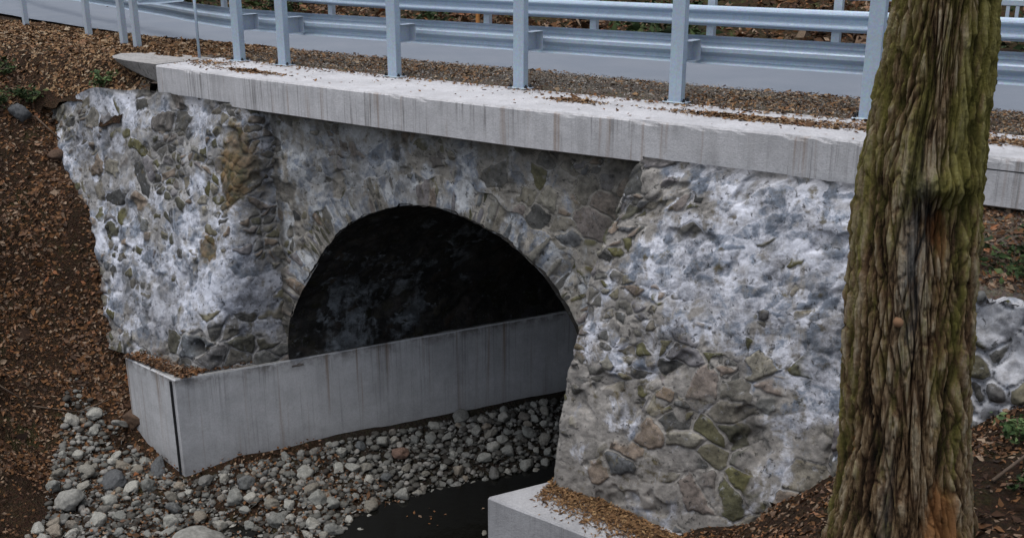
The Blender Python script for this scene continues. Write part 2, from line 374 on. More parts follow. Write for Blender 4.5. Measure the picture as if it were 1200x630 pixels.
# upper ground
xs = np.concatenate([np.linspace(-90, -26, 30, endpoint=False), np.arange(-26, 4, .09), np.linspace(4, 50, 30)])
ys = np.concatenate([np.arange(8.25, 12, .07), np.linspace(12, 15.3, 8), np.arange(15.4, 20, .2), np.linspace(20, 90, 40)])
X, Y = np.meshgrid(xs, ys, indexing='ij'); Z = hu(X, Y)
xc = (X[:-1, :-1]+X[1:, 1:])/2; yc = (Y[:-1, :-1]+Y[1:, 1:])/2
mask = (yc > 9.2) | (xc > -1.9) | ((xc < -13.2) & (yc > 9.05-.25*sstep(-15.3, -16.2, xc)+(fbm(xc*2.5, yc*2, seed=36)-.5)*.3))
gfar = mask & (yc > 15.4); gn = mask & (yc <= 15.4)
V = np.stack([X, Y, Z], -1).reshape(-1, 3)
sh = gn & (xc < -13.3); gv = gn & ~sh
mesh('road_shoulder', V, gridF(len(xs), len(ys), sh), M['soil']); tag(bpy.data.objects['road_shoulder'], kind='structure')
mesh('gravel_verge', V, gridF(len(xs), len(ys), gv), M['gravel']); tag(bpy.data.objects['gravel_verge'], kind='structure')
mesh('forest_floor', V, gridF(len(xs), len(ys), gfar), M['far']); tag(bpy.data.objects['forest_floor'], kind='structure')
# road (bends away on the left)
rx = np.concatenate([np.linspace(-80, -26, 30), np.linspace(-25.5, 40, 80)])
def rb(x): return np.where(x < -14, (np.clip(-14-x, 0, 99))**1.35*.08, 0)
j = (fbm(rx*1.7, rx*0, seed=71)-.5)*.14
near = 11.5+rb(rx)+j; far = 15.35+rb(rx)*1.1
V = np.concatenate([np.stack([rx, near, np.full_like(rx, .03)], -1), np.stack([rx, (near+far)/2, np.full_like(rx, .07)], -1), np.stack([rx, far, np.full_like(rx, .03)], -1)])
nr = len(rx); F = [(i, i+1, nr+i+1, nr+i) for i in range(nr-1)]+[(nr+i, nr+i+1, 2*nr+i+1, 2*nr+i) for i in range(nr-1)]
tag(mesh('road', V, F, M['asphalt']), kind='structure')

# ------------------------------------------------------------------ masonry
def masonry(name, P, UV, mat, parent, su=.3, sv=.2, seed=1, amp=.06, keep=.72, lime=.45, dirt_shade=None, limef=None, holes=(), covf=None, jit=.85, warp=.12, round_=.09, rough=1., stainf=None, hmask=None):
    """P (nu,nv,3) base surface, UV (nu,nv,2) pattern coordinates in metres"""
    nu, nv = P.shape[:2]
    du = np.gradient(P, axis=0); dv = np.gradient(P, axis=1)
    Nn = np.cross(du, dv); Nn /= np.linalg.norm(Nn, axis=2, keepdims=True)+1e-9
    u, v = UV[..., 0], UV[..., 1]
    uu = u+(fbm(u*2.2, v*2.2, seed=seed+5)-.5)*warp*2.4; vv = v+(fbm(u*2.2, v*2.2, seed=seed+6)-.5)*warp*2.4
    uu = uu+(fbm(u*9, v*9, seed=seed+25)-.5)*warp*.5; vv = vv+(fbm(u*9, v*9, seed=seed+26)-.5)*warp*.5
    sid, ed, f1 = cells(uu, vv, su, sv, seed, keep, jit)
    sid2, ed2, _ = cells(uu+7, vv+3, su*.45, sv*.5, seed+3, .8, jit)
    small = fbm(u*.9+5, v*.9, seed=seed+8) > .54                 # zones of small chinking stones
    sid = np.where(small, sid2, sid); ed = np.where(small, ed2*1.2, ed)
    e = np.clip(ed/round_, 0, 1)
    s2 = (sid*57.31) % 1.
    L = fbm(u*.7, v*.7, seed=seed+11, o=5)
    L = np.clip((L-.5)*1.7+lime+(fbm(u*2.6, v*2.6, seed=seed+12)-.5)*1.1, 0, 1)
    if limef is not None: L = np.clip(L+limef(P[..., 0], P[..., 1], P[..., 2]), 0, 1)
    cov = sstep(-.06, .06, np.clip(L*1.15+.02+(0 if covf is None else covf(P[..., 0], P[..., 1], P[..., 2])), 0, 1.1)-s2)     # stones buried under the skin of mortar and lime
    h = (np.sqrt(e)*(.55+.9*sid)-.6)*amp*(1-.86*cov)
    h += (fbm(u*4, v*4, seed=seed+13)-.5)*amp*1.1*rough+(fbm(u*17, v*17, seed=seed+14, o=3)-.5)*amp*.28*rough+(fbm(u*1.1, v*1.1, seed=seed+15)-.5)*.14
    gouge = sstep(.62, .74, fbm(u*3.1, v*3.4, seed=seed+16, o=3)); h -= gouge*amp*1.3*(1-.3*L)
    if hmask is not None: h = h*hmask
    D = np.zeros_like(h)
    if dirt_shade is not None: D = dirt_shade(P[..., 0], P[..., 1], P[..., 2], u, v)
    D = np.clip(D+gouge*.25, 0, 1)
    for hx, hy, hz, r in holes:
        d = np.sqrt((P[..., 0]-hx)**2+(P[..., 1]-hy)**2+(P[..., 2]-hz)**2); q = 1-sstep(r*.6, r, d); h -= q*.25; D = np.maximum(D, q)  # shade inside the hole is painted in as well as its depth
    V = P+Nn*h[..., None]
    return mesh(name, V.reshape(-1, 3), gridF(nu, nv), mat, parent, True, {'sid': sid, 'edge': e, 'lime': L, 'dirt_shade': D, 'cov': cov, 'stain': np.zeros_like(h) if stainf is None else stainf(P[..., 0], P[..., 1], P[..., 2])+0*h})

bridge = empty('arch_bridge', (-7.9, YS, -5.5))
tag(bridge, 'old stone arch bridge with white lime runs and a concrete edge beam over the creek', 'bridge')

def sweep(pathf, z0, z1, n, m):
    """pathf(z) -> polyline list of (x,y); returns grid of points, pattern coords"""
    zs = np.linspace(z0, z1, m); P = np.zeros((n, m, 3)); UV = np.zeros((n, m, 2))
    for j, z in enumerate(zs):
        q = np.array(pathf(z)); seg = np.r_[0, np.cumsum(np.linalg.norm(np.diff(q, axis=0), axis=1))]
        tt = np.linspace(0, seg[-1], n)
        P[:, j, 0] = np.interp(tt, seg, q[:, 0]); P[:, j, 1] = np.interp(tt, seg, q[:, 1]); P[:, j, 2] = z
        UV[:, j, 0] = tt-seg[-1]*0; UV[:, j, 1] = z
    return P, UV
def corner(a, c, b, r, k=10):
    a, c, b = map(np.array, (a, c, b)); da = (a-c)/np.linalg.norm(a-c); db = (b-c)/np.linalg.norm(b-c)
    p0 = c+da*r; p1 = c+db*r
    return [tuple(a)]+[tuple((1-t)**2*p0+2*t*(1-t)*c+t*t*p1) for t in np.linspace(0, 1, k)]+[tuple(b)]
# left wing wall: battered front, rounded corner, side face running back to the arch
def wing_path(z):
    k = max(0., (z+.4)/(ZF+.4))             # 0 at top, 1 at footing
    yf = 9.06-.86*k**1.1; yc = yf
    xc = -10.38+(yc-YS)*.554
    return corner((-16.6, yf+.1), (xc, yc), (-10.38+.25*.554, YS+.25), .16+.1*k)
P, UV = sweep(wing_path, ZF-.12, -.36, 620, 270)
ktop = sstep(-2.2, -.36, P[..., 2]); P[..., 2] -= ktop*(.5*sstep(-13.9, -15.6, P[..., 0])+.05*sstep(-12.9, -13.4, P[..., 0]))
def wdirt_dark(x, y, z, u, v):
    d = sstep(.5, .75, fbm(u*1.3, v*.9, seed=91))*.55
    d = np.maximum(d, sstep(-.62, -.4, z)*.75)  # darker along the top edge
    d = np.maximum(d, sstep(-10.75, -10.5, x+.0)*.55)  # darker towards the inner corner at the spandrel
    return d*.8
def wlime(x, y, z): return np.where(x > -11.0, -.08, 0.)-.4*np.exp(-((x+10.85)/.35)**2-((z+1.5)/.7)**2)+sstep(-3.6, -4.0, z)*-.3
hole = (-11.15, 8.42, -3.72, .2)
wing = masonry('wing_wall', P, UV, M['wing'], bridge, .33, .22, 21, .036, .75, .5, wdirt_dark, wlime, [hole], stainf=lambda x, y, z: .95*np.exp(-((x+10.75)/.4)**2-((z+1.15)/.75)**2)+.75*np.exp(-((x+11.15)/.25)**2-((z+2.35)/.3)**2))
wing['label'] = 'left wing wall of rubble smeared with white lime'
# right abutment, battered, corner standing in front of the arch
def ab_path(z):
    k = np.clip((z+.4)/(ZF+.4), 0, 1.3)
    yf = 9.08-.68*k**.85; xc = -4.8-.62*k**.55-.09*math.sin(math.pi*k)
    return corner((xc+.35+.25*k, YS+.35), (xc, yf), (-1.75, yf+.0), .1+.1*k)
P, UV = sweep(ab_path, -4.75, -.36, 440, 400)
P = P[::-1][:, :][::-1]
def adirt_dark(x, y, z, u, v):
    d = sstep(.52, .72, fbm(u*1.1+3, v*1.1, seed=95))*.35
    d = np.maximum(d, sstep(-.5, -.38, z)*.6)  # darker in a narrow band at the top
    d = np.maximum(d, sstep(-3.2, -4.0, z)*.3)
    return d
def alime(x, y, z):
    l = -.3*sstep(-2.3, -2.9, z+.35*(fbm(x*1.5, z*1.5, seed=88)-.5))+.05+.25*sstep(-3.4, -2.6, x)*np.where(z < -2.2, 1, 0)
    l = l-.1*sstep(-4.35, -5.1, x+.12*(z+.4))*np.where(z > -2.4, 1, 0)
    return l
ab = masonry('abutment', P, UV, M['abut'], bridge, .33, .21, 58, .036, .8, .42, adirt_dark, alime, covf=lambda x, y, z: .55*sstep(-2.5, -3.0, z)*sstep(-3.3, -3.9, x)+.1, stainf=lambda x, y, z: .5*np.exp(-((x+5.2)/.35)**2-((z+2.3)/.5)**2)+.45*np.exp(-((x+3.9)/.6)**2-((z+2.6)/.35)**2)+.4*np.exp(-((x+2.6)/.4)**2-((z+3.2)/.4)**2))
ab['label'] = 'right abutment of pale limed rubble leaning back'

# spandrel wall and arch ring
def haunch(t): return (1+.006*np.sin(t*9))*(1-.05*np.exp(-((t-2.45)/.38)**2)+.02*np.exp(-((t-1.1)/.35)**2))
RC = (-7.72, -3.98); RAD = 2.66; RAT = 1.0
RX = 2.62; RZ = 2.6
ua = np.linspace(-11.4, -4.2, 520); nv = 230
U, K = np.meshgrid(ua, np.linspace(0, 1, nv), indexing='ij')
archz = RC[1]+RZ*np.sqrt(np.clip(1-((U-RC[0])/RX)**2, 0, 1))
zb = np.where(np.abs(U-RC[0]) < RX, archz, -4.1)
Pz = zb+(-.3-zb)*K
# polar grid: from arch edge outward so that the opening edge is clean
th = np.linspace(math.pi*1.0, 0, 560); rr = np.linspace(0, 1, 210)
TH, RR = np.meshgrid(th, rr, indexing='ij')
ex = RC[0]+RX*np.cos(TH)*haunch(TH); ez = RC[1]+RZ*np.sin(TH)*haunch(TH)
# outer boundary: rectangle
cx, cz = np.cos(TH), np.sin(TH)
bx = np.where(cx < 0, (-11.5-RC[0])/np.minimum(cx, -1e-4), (-4.0-RC[0])/np.maximum(cx, 1e-4)); bz = (-.3-RC[1])/np.maximum(cz, 1e-4)
B = np.minimum(bx, bz)
Px = ex+(RC[0]+B*cx-ex)*RR; Pzz = ez+(RC[1]+B*cz-ez)*RR
P = np.stack([Px, np.full_like(Px, YS), Pzz], -1)
dist = np.hypot((Px-RC[0]), (Pzz-RC[1]))-np.hypot(ex-RC[0], ez-RC[1])
isring = dist < .4+.07*np.sin(TH*31)*np.sin(TH*17)
uvu = np.where(isring, TH*RAD*2.1, Px); uvv = np.where(isring, dist*.42+20.03, Pzz)
def sdirt_shade(x, y, z, u, v):
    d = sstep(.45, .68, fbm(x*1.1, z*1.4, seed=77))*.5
    d = np.maximum(d, sstep(-1.15, -.55, z)*.5)  # darker towards the top
    d = np.maximum(d, np.exp(-((x+10.33)/.09)**2)*.85)  # painted shadow line in the corner beside the wing wall
    d = np.maximum(d, (1-sstep(0, .1, dist))*.5)  # darker rim along the arch edge
    d = np.maximum(d, sstep(-5.9, -5.0, x)*sstep(-1.9, -1.1, z)*.6)  # shade beside the abutment, painted so its edge stands out
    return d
def slime(x, y, z):
    run = np.exp(-((x+7.15)/.16)**2)*sstep(-1.5, -1.2, z)*.75
    return run+.2*np.exp(-((x+9.6)/.5)**2)
def warped(a): return a
sp = masonry('spandrel_wall', P, np.stack([uvu, uvv], -1), M['spandrel'], bridge, .3, .22, 133, .022, .78, .36, sdirt_shade, slime, hmask=.35+.65*sstep(0, .12, dist))
sp['label'] = 'recessed grey-brown rubble face around the arch'
# arch barrel, skewed along the channel (soffit seen from below)
ns, nt = 260, 300
th = np.linspace(math.pi, 0, nt); sv_ = np.linspace(-.03, 12.5, ns)**1.0
TH, SS = np.meshgrid(th, sv_, indexing='ij')
bx = RC[0]+RX*np.cos(TH)*haunch(TH); bzz = RC[1]+RZ*np.sin(TH)*haunch(TH)
P = np.stack([bx+SS*.485, YS+SS*.875, bzz], -1)[:, ::-1]
UV = np.stack([TH*RAD, SS[:, ::-1]], -1)
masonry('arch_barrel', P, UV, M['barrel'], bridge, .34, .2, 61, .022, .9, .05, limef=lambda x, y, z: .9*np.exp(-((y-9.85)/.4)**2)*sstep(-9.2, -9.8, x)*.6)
# unseen panel added across the far tunnel end to keep daylight out
mb = MB(); ex_, ey_ = RC[0]+12.4*.485, YS+12.4*.875
mb.box((ex_, ey_+.3, -3.2), (9, .4, 6)); mb.build('added_rear_blocking', M['soil'], bridge)

# edge beam (concrete coping slab)
n = 220; xl = np.linspace(-12.62, 5, n); 
ye = yedge(xl)+(fbm(xl*3, xl*0, seed=5)-.5)*.012
prof = [(.03, -.43), (0, -.415), (0, -.36), (0, -.3), (0, -.22), (0, -.12), (0, -.05), (0, -.02), (.02, 0), (.2, .003), (.45, .004), (.8, .004), (1.28, 0), (1.3, -.43)]
V = []; top = []
for i in range(n):
    for k, (dy, z) in enumerate(prof):
        yy = ye[i]+dy if dy < 1.2 else 10.28+(ye[i]-9.05)*.5+(dy-1.28)
        chip = (max(0, float(fbm(xl[i]*9, 0, seed=8)) -.6)*.06) if k == 7 else 0
        V.append((xl[i], yy+chip*(k == 7), z-chip*.5)); top.append(1. if k <= 7 else .25)
m = len(prof)
F = [(i*m+k, (i+1)*m+k, (i+1)*m+(k+1) % m, i*m+(k+1) % m) for i in range(n-1) for k in range(m)]
F += [tuple(range(m))[::-1], tuple((n-1)*m+k for k in range(m))]
F = [f[::-1] for f in F]
sl = mesh('edge_beam', V, F, M['slab'], bridge, False, {'top': top}); sl['label'] = 'long concrete edge beam with dark drip stains'
# broken thin old slab on the left
out = [(-14.3, 9.8), (-14.1, 9.5), (-13.85, 9.34), (-13.5, 9.26), (-13.1, 9.22), (-12.64, 9.2), (-12.64, 10.2), (-13.9, 10.2)]
nb = len(out); V = []; top = []
for k, z in enumerate((.01, -.14, -.27)):
    for i, (x, y) in enumerate(out):
        q = (x+14.15)/1.5
        zz = z if k == 0 else z*(.25+.75*min(1, q))-(.02*math.sin(i*5.3) if k == 2 else 0)
        V.append((x, y+(.06*k if i < 6 else 0), zz)); top.append(1.)
F = [tuple(range(nb)), tuple(range(3*nb-1, 2*nb-1, -1))]+[(k*nb+i, (k+1)*nb+i, (k+1)*nb+(i+1) % nb, k*nb+(i+1) % nb) for k in range(2) for i in range(nb)]
o = mesh('broken_slab', V, F, M['oldslab'], bridge, False, {'top': top}); o['label'] = 'broken thin concrete slab end'

for zj, hj in ((-.11, .01),):
    mb = MB(); mb.box((1.2, 9.235, zj), (6.0, .07, hj)); mb.build('construction_joint', M['bolt'], sl)
# concrete footings
def solid_grid(name, outline, z0, z1, mat, parent, label, step=.12, bev=.02):
    """closed prism with finely divided sides and a 'top' attribute for stains"""
    V = []; top = []; ol = []
    n = len(outline)
    for i in range(n):
        a = np.array(outline[i]); b = np.array(outline[(i+1) % n]); k = max(1, int(np.linalg.norm(b-a)/step))
        for t in range(k): ol.append(a+(b-a)*t/k)
    ol = np.array(ol); c = ol.mean(0); m = len(ol)
    lev = [z0, (z0+z1)/2, z1-.3, z1-bev, z1]
    for li, z in enumerate(lev):
        for p in ol:
            q = p+(c-p)/np.linalg.norm(c-p)*bev if li == 4 else p
            V.append((q[0], q[1], z+((fbm(p[0]*4, p[1]*4, seed=4)-.5)*.015 if li > 2 else 0))); top.append([.25, .5, .85, 1., .3][li])
    F = [(l*m+i, l*m+(i+1) % m, (l+1)*m+(i+1) % m, (l+1)*m+i) for l in range(4) for i in range(m)]
    F += [tuple(range(m))[::-1], tuple(4*m+i for i in range(m))]
    o = mesh(name, V, F, mat, parent, False, {'top': top}); o['label'] = label; return o
LC = np.array([-11.11, 7.85]); far_ = 12.
lf = solid_grid('footing', [tuple(LC), tuple(LC+T*far_), tuple(LC+T*far_+np.array([-1.2, .6])), (-13.4, 9.6), (-12.35, 7.95)], -6.0, ZF, M['foot'], bridge, 'left concrete footing wall with rust streaks')
# vertical joint strip near its corner
mb = MB(); mb.box((-11.2, 7.846, -4.85), (.035, .02, 1.62)); o = mb.build('joint_strip', M['bolt'], lf)
# thin concrete lip along its base
a = LC+T*.9+np.array([.02, -.01]); b = LC+T*11
nrm = np.array([.875, -.485])
mb = MB(); ol = [tuple(a+nrm*.01), tuple(b+nrm*.01), tuple(b+nrm*.13), tuple(a+nrm*.15)]
mb.prism(ol[::-1], -5.8, -5.5); o = mb.build('footing_lip', M['foot2'], bridge)
RCn = np.array([-5.8, 7.83])
rf = solid_grid('footing', [tuple(RCn), (-2.6, 7.75), (-2.6, 9.6), tuple(RCn+T*12+np.array([1.2, -.6])), tuple(RCn+T*12)], -6.2, ZF, M['foot2'], bridge, 'right concrete footing block with a pale flat top')

# low field-stone retaining wall right of the tree
rw = empty('retaining_wall', (1.2, 8.2, -1.9)); tag(rw, 'low dark field-stone wall with thick white mortar right of the tree', 'stone wall')
xx = np.linspace(-2.25, 4.5, 420); zz = np.linspace(-2.9, -.9, 130)
A, Bz = np.meshgrid(xx, zz, indexing='ij')
P = np.stack([A, 8.12+.06*(-Bz-.9)*-1+0*A, Bz], -1)
P2 = np.stack([A[:, :12], 8.12+np.linspace(0, .3, 12)[None, :]+0*A[:, :12], -.9+0*A[:, :12]+.02], -1)
P = np.concatenate([P, P2], 1); UV = np.stack([P[..., 0], P[..., 2]-(P[..., 1]-8.12)], -1)
masonry('wall_face', P, UV, M['field'], rw, .3, .3, 71, .13, .85, .3, round_=.12, warp=.06)
mb = MB(); mb.box((1.1, 8.42, -1.95), (6.6, .4, 2.0)); mb.build('wall_core', M['soil'], rw)

# ------------------------------------------------------------------ guard rails
def wbeam(name, path, zc, side, parent, mat, tk=.004):
    """path: list of (x,y); side=+1: humps towards +y ; zc list or float"""
    prof = []
    pr = [(0, .155), (.012, .15), (.03, .135), (.075, .115), (.082, .095), (.078, .075), (.012, .035), (0, .02), (0, -.02), (.012, -.035), (.078, -.075), (.082, -.095), (.075, -.115), (.03, -.135), (.012, -.15), (0, -.155)]
    loop = pr+[(d+tk, z) for d, z in pr[::-1]]
    path = np.array(path); V = []; m = len(loop)
    dirs = np.gradient(path, axis=0); dirs /= np.linalg.norm(dirs, axis=1, keepdims=True)
    zc = np.full(len(path), zc) if np.isscalar(zc) else np.array(zc)
    for p, d, z0 in zip(path, dirs, zc):
        nx, ny = -d[1]*side, d[0]*side
        for q, z in loop: V.append((p[0]+nx*q, p[1]+ny*q, z0+z))
    F = [(i*m+k, i*m+(k+1) % m, (i+1)*m+(k+1) % m, (i+1)*m+k) for i in range(len(path)-1) for k in range(m)]
    F += [tuple(range(m)), tuple((len(path)-1)*m+k for k in range(m))[::-1]]
    if side < 0: F = [f[::-1] for f in F]
    o = mesh(name, V, F, mat, parent, False); return o
def channel(name, c, w, d, h, mat, parent, tk=.008, rz=0., flip=1):
    """upright channel post, web to the front (-y)"""
    mb = MB(); 
    mb.box((0, -d/2+tk/2, h/2), (w, tk, h), .002)
    for s in (-1, 1): mb.box((s*(w/2-tk/2), tk/2, h/2), (tk, d-tk, h), .002)
    for s in (-1, 1): mb.box((s*(w/2-tk-.012), d/2-tk/2, h/2), (.024, tk, h-.002), .001)
    o = mb.build(name, mat, parent, loc=(0, 0, 0)); 
    off = np.array(parent.location); o.location = tuple(np.array(c)-off); o.rotation_euler.z = rz
    return o
# bridge guard rail with tall posts
gr = empty('guardrail', (-5, 10.3, 0)); tag(gr, 'near galvanised guardrail with tall posts bolted to the concrete edge of the bridge', 'guardrail')
posts = [(-12.02, 10.2), (-11.08, 10.2), (-8.97, 10.15), (-7.03, 10.22), (-5.0, 10.3), (-2.95, 10.42), (-.95, 10.45), (1.05, 10.5), (3.05, 10.5)]
BM = {}
def bottom_parts():
    mb = MB(); mb.box((0, 0, .008), (.27, .2, .016), .003); pl = mb
    return pl
first = None
for i, (x, y) in enumerate(posts):
    if first is None:
        p = channel('post', (x, y, .004), .15, .1, 1.42, M['galv'], gr)
        pl = MB().box((0, 0, .008), (.27, .17, .014), .003).build('base_plate', M['galv2'], p, loc=(0, 0, 0))
        bs = []
        for bx_, by_ in ((-.11, -.05), (.11, -.05), (-.11, .05), (.11, .05)):
            bmb = MB(); bmb.tube((0, 0, 0), (0, 0, .022), .019, seg=6).tube((0, 0, .02), (0, 0, .038), .01, seg=8)
            bs.append(bmb.build('bolt', M['bolt'], p, loc=(bx_, by_, .015)))
        s2 = MB(); L_ = .3                                   # spacer bracket open to the side
        s2.box((.02, .05+.13, .66), (.1, .26, .006)).box((.02, .05+.13, .44), (.1, .26, .006)).box((-.033, .18, .55), (.006, .26, .214)).box((.02, .307, .55), (.1, .006, .226))
        sp_ = s2.build('spacer', M['galv2'], p, loc=(.045, 0, 0))
        first = p
    else:
        p = first.copy(); COL.objects.link(p); p.location = (x+5, y-10.3, .004)
        for ch in first.children:
            c2 = ch.copy(); COL.objects.link(c2); c2.parent = p
bp = [(-34, 18.6), (-28, 16), (-24, 14.45), (-20.8, 13.35), (-18.7, 12.7), (-17, 12.12), (-15.5, 11.62), (-14.6, 11.27), (-13.8, 10.99), (-12.9, 10.73), (-12, 10.58), (-11, 10.53)]+[(x, float(np.interp(x, [-11, -8, -5, -1, 5], [10.55, 10.55, 10.63, 10.78, 10.85]))) for x in np.arange(-10, 5.1, .5)]
wbeam('beam', bp, .555, 1, gr, M['galv'])
mb = MB(); mb.poly([((x, y-.0, 1.4), .035) for x, y in posts]+[((6, 10.5, 1.4), .035)], 12); mb.build('handrail', M['galv'], gr)
# left approach rail ending beside the bridge
g2 = empty('guardrail', (-17.5, 11.2, 0)); tag(g2, 'approach guardrail on the leafy shoulder, its bare posts left of the bridge edge', 'guardrail')
lp_ = [(-20.57, 11.95), (-17.41, 11.3), (-15.79, 10.9), (-15.0, 10.6)]
for x, y in lp_: channel('post', (x, y, -.1), .13, .09, 1.0 if x < -17 else .95, M['galv2'], g2, rz=-.2)
wbeam('beam', [(-27, 13.4), (-23, 12.55), (-20.6, 12.02), (-17.4, 11.38), (-15.8, 10.99), (-15.0, 10.69), (-14.2, 10.45), (-13.4, 10.35)], [1.0, 1.0, 1.0, .98, .87, .83, .88, .95], 1, g2, M['galv'])
# far guard rail across the road
g3 = empty('guardrail', (-5, 15.5, 0)); tag(g3, 'far guardrail across the road, seen between the near posts', 'guardrail')
fb = [(-40, 27), (-30, 20.8), (-24, 18.0), (-19, 16.3), (-15, 15.5)]+[(x, 15.3) for x in np.arange(-13, 7, 1.)]
wbeam('beam', fb, .56, -1, g3, M['galv'])
for x in [-23.5, -20.3, -17.6, -15.6, -13.6, -11.35, -9.1, -6.95, -4.95, -2.95, -.95, 1.05, 3.05, 5.05]:
    y = float(np.interp(x, [-24, -19, -15, -13], [18.0, 16.3, 15.5, 15.3]))+.14
    channel('post', (x, y, -.3), .12, .1, 1.25, M['galv2'], g3)
# barred railing far right beyond the road
rl = empty('railing', (-3, 17.2, 0)); tag(rl, 'dark barred railing beyond the far guardrail, top right behind the tree', 'railing')
mb = MB(); mb.box((1.2, 17.2, 1.25), (8.8, .06, .06), .008); mb.build('top_rail', M['galv2'], rl)
mb = MB(); mb.box((-3.5, 17.2, .8), (18.4, .05, .09), .008); mb.build('bottom_rail', M['galv2'], rl)
b0 = None
for k in range(61):
    if b0 is None: b0 = MB().box((0, 0, .4), (.05, .03, .76)).build('bar', M['galv2'], rl, loc=(-.1, 0, .46))
    else: c2 = b0.copy(); COL.objects.link(c2); c2.location.x = -.1+k*.13
for x in (-3.17, -.9, 1.4, 3.7, 5.6): MB().box((x, 17.2, .45), (.07, .07, 1.66), .006).build('post', M['galv2'], rl)
# thin marker posts
mk = MB(); mk.tube((-12.78, 10.08, -.1), (-12.78, 10.08, 1.35), .021, seg=12)
o = mk.build('marker_post', M['galv'], None, True); tag(o, 'thin pale marker post standing left of the tall guardrail posts', 'post')
mk = MB(); mk.box((0, 0, .55), (.07, .05, 1.3), .008); o = mk.build('marker_post', M['orange'], None, loc=(-12.75, 17.0, -.3)); tag(o, 'small orange wooden post standing beyond the far guardrail', 'post')

# ------------------------------------------------------------------ leaves and grains
def scatter(name, pts, size, mat, label, cat, tilt=.5, asp=.6, nrm=None, lift=.01, parent=None, curl=.25, seed=1, kind='stuff', skew=1.):
    rs = np.random.RandomState(seed); n = len(pts)
    ang = rs.rand(n)*2*math.pi; sz = size*.85*np.exp(rs.normal(size=n)*.42)
    N = np.zeros((n, 3)); N[:, 2] = 1
    if nrm is not None: N = nrm.copy()
    N = N+rs.normal(size=(n, 3))*tilt; N /= np.linalg.norm(N, axis=1, keepdims=True)
    A = np.stack([np.cos(ang), np.sin(ang), rs.normal(size=n)*.1], -1); A -= N*(A*N).sum(1, keepdims=True); A /= np.linalg.norm(A, axis=1, keepdims=True)
    B = np.cross(N, A)
    c = pts+N*lift
    s = sz[:, None]; w = s*asp*(.6+.6*rs.rand(n)[:, None]); q = curl*s*rs.normal(size=(n, 1))
    p0 = c-A*s; p1 = c-A*s*.1+B*w+N*q; p2 = c+A*s; p3 = c-A*s*.1-B*w+N*q
    V = np.stack([p0, p1, p2, p3], 1).reshape(-1, 3)
    i = np.arange(n)*4
    F = np.concatenate([np.stack([i, i+2, i+1], -1), np.stack([i, i+3, i+2], -1)])
    r = np.repeat(np.clip(rs.rand(n)**skew, 0, 1), 4)
    o = mesh(name, V, F, mat, parent, False, {'rnd': r})
    if label: tag(o, label, cat, kind=kind)
    return o
def terr_pts(f, x0, x1, y0, y1, n, seed, cond=None, clump=None):
    rs = np.random.RandomState(seed); x = x0+rs.rand(n)*(x1-x0); y = y0+rs.rand(n)*(y1-y0)
    m = np.ones(n, bool)
    if cond is not None: m &= cond(x, y)
    if clump is not None: m &= rs.rand(n) < np.clip(clump(x, y), 0, 1)
    x = x[m]; y = y[m]; z = f(x, y); e = .05
    gx = (f(x+e, y)-f(x-e, y))/(2*e); gy = (f(x, y+e)-f(x, y-e))/(2*e)
    N = np.stack([-gx, -gy, np.ones_like(gx)], -1); N /= np.linalg.norm(N, axis=1, keepdims=True)
    return np.stack([x, y, z], -1), N
cl = lambda x, y: .35+1.2*sstep(.4, .6, fbm(x*1.3, y*1.3, seed=51))*(.5+fbm(x*5, y*5, seed=52))
p, N = terr_pts(hl, -22, -11.6, 4.4, 9.45, 95000, 1, lambda x, y: (wof(x, y) < -13.6), cl)
scatter('leaf_litter', p, .034, M['leafdark'], 'dark brown leaf litter covering the left creek bank', 'leaf litter', nrm=N, tilt=.45, seed=2)
p, N = terr_pts(hl, -4.2, 1.6, 3.6, 8.7, 42000, 3, lambda x, y: wof(x, y) > -8.2, cl)
scatter('leaf_litter', p, .021, M['leafdark'], 'brown leaf litter on the right bank around the tree foot', 'leaf litter', nrm=N, tilt=.45, seed=4)
p, N = terr_pts(hu, -26, -12.9, 9.15, 12.6, 60000, 5, lambda x, y: y < 11.5+rb(x)+.15, lambda x, y: .5+sstep(.35, .6, fbm(x*1.2, y*1.2, seed=53)))
scatter('leaf_litter', p, .032, M['leaf'], 'tan leaf litter on the road shoulder at upper left', 'leaf litter', nrm=N, tilt=.5, seed=6)
p, N = terr_pts(hu, -12.9, 2.5, 10.33, 11.7, 26000, 7, None, lambda x, y: .12+.35*sstep(-13, -9.5, -x-20)+sstep(.5, .7, fbm(x*1.5, y*2.5, seed=55))+.55*sstep(-5.5, -3, x)+.5*sstep(-11.5, -12.5, x))
scatter('leaf_litter', p, .021, M['leaf'], 'thin leaf litter on the gravel strip behind the near guardrail', 'leaf litter', nrm=N, tilt=.5, seed=8)
p, N = terr_pts(hu, -12.9, 2.5, 10.33, 11.75, 34000, 9)
scatter('gravel_grains', p, .01, M['pebble'], 'loose grey gravel grains along the road edge', 'gravel', nrm=N, tilt=.8, seed=10, asp=.8)
p, N = terr_pts(hu, -1.85, 2.2, 8.35, 9.3, 6000, 11)
scatter('leaf_litter', p, .026, M['leafdark'], 'dark leaf litter on the soil between the field-stone wall and the concrete beam', 'leaf litter', nrm=N, seed=12)
p, N = terr_pts(hu, -45, 8, 15.6, 40, 60000, 13, None, cl)
scatter('leaf_litter', p, .09, M['leafdark'], 'dark brown leaf litter beyond the far guardrail', 'leaf litter', nrm=N, seed=14)
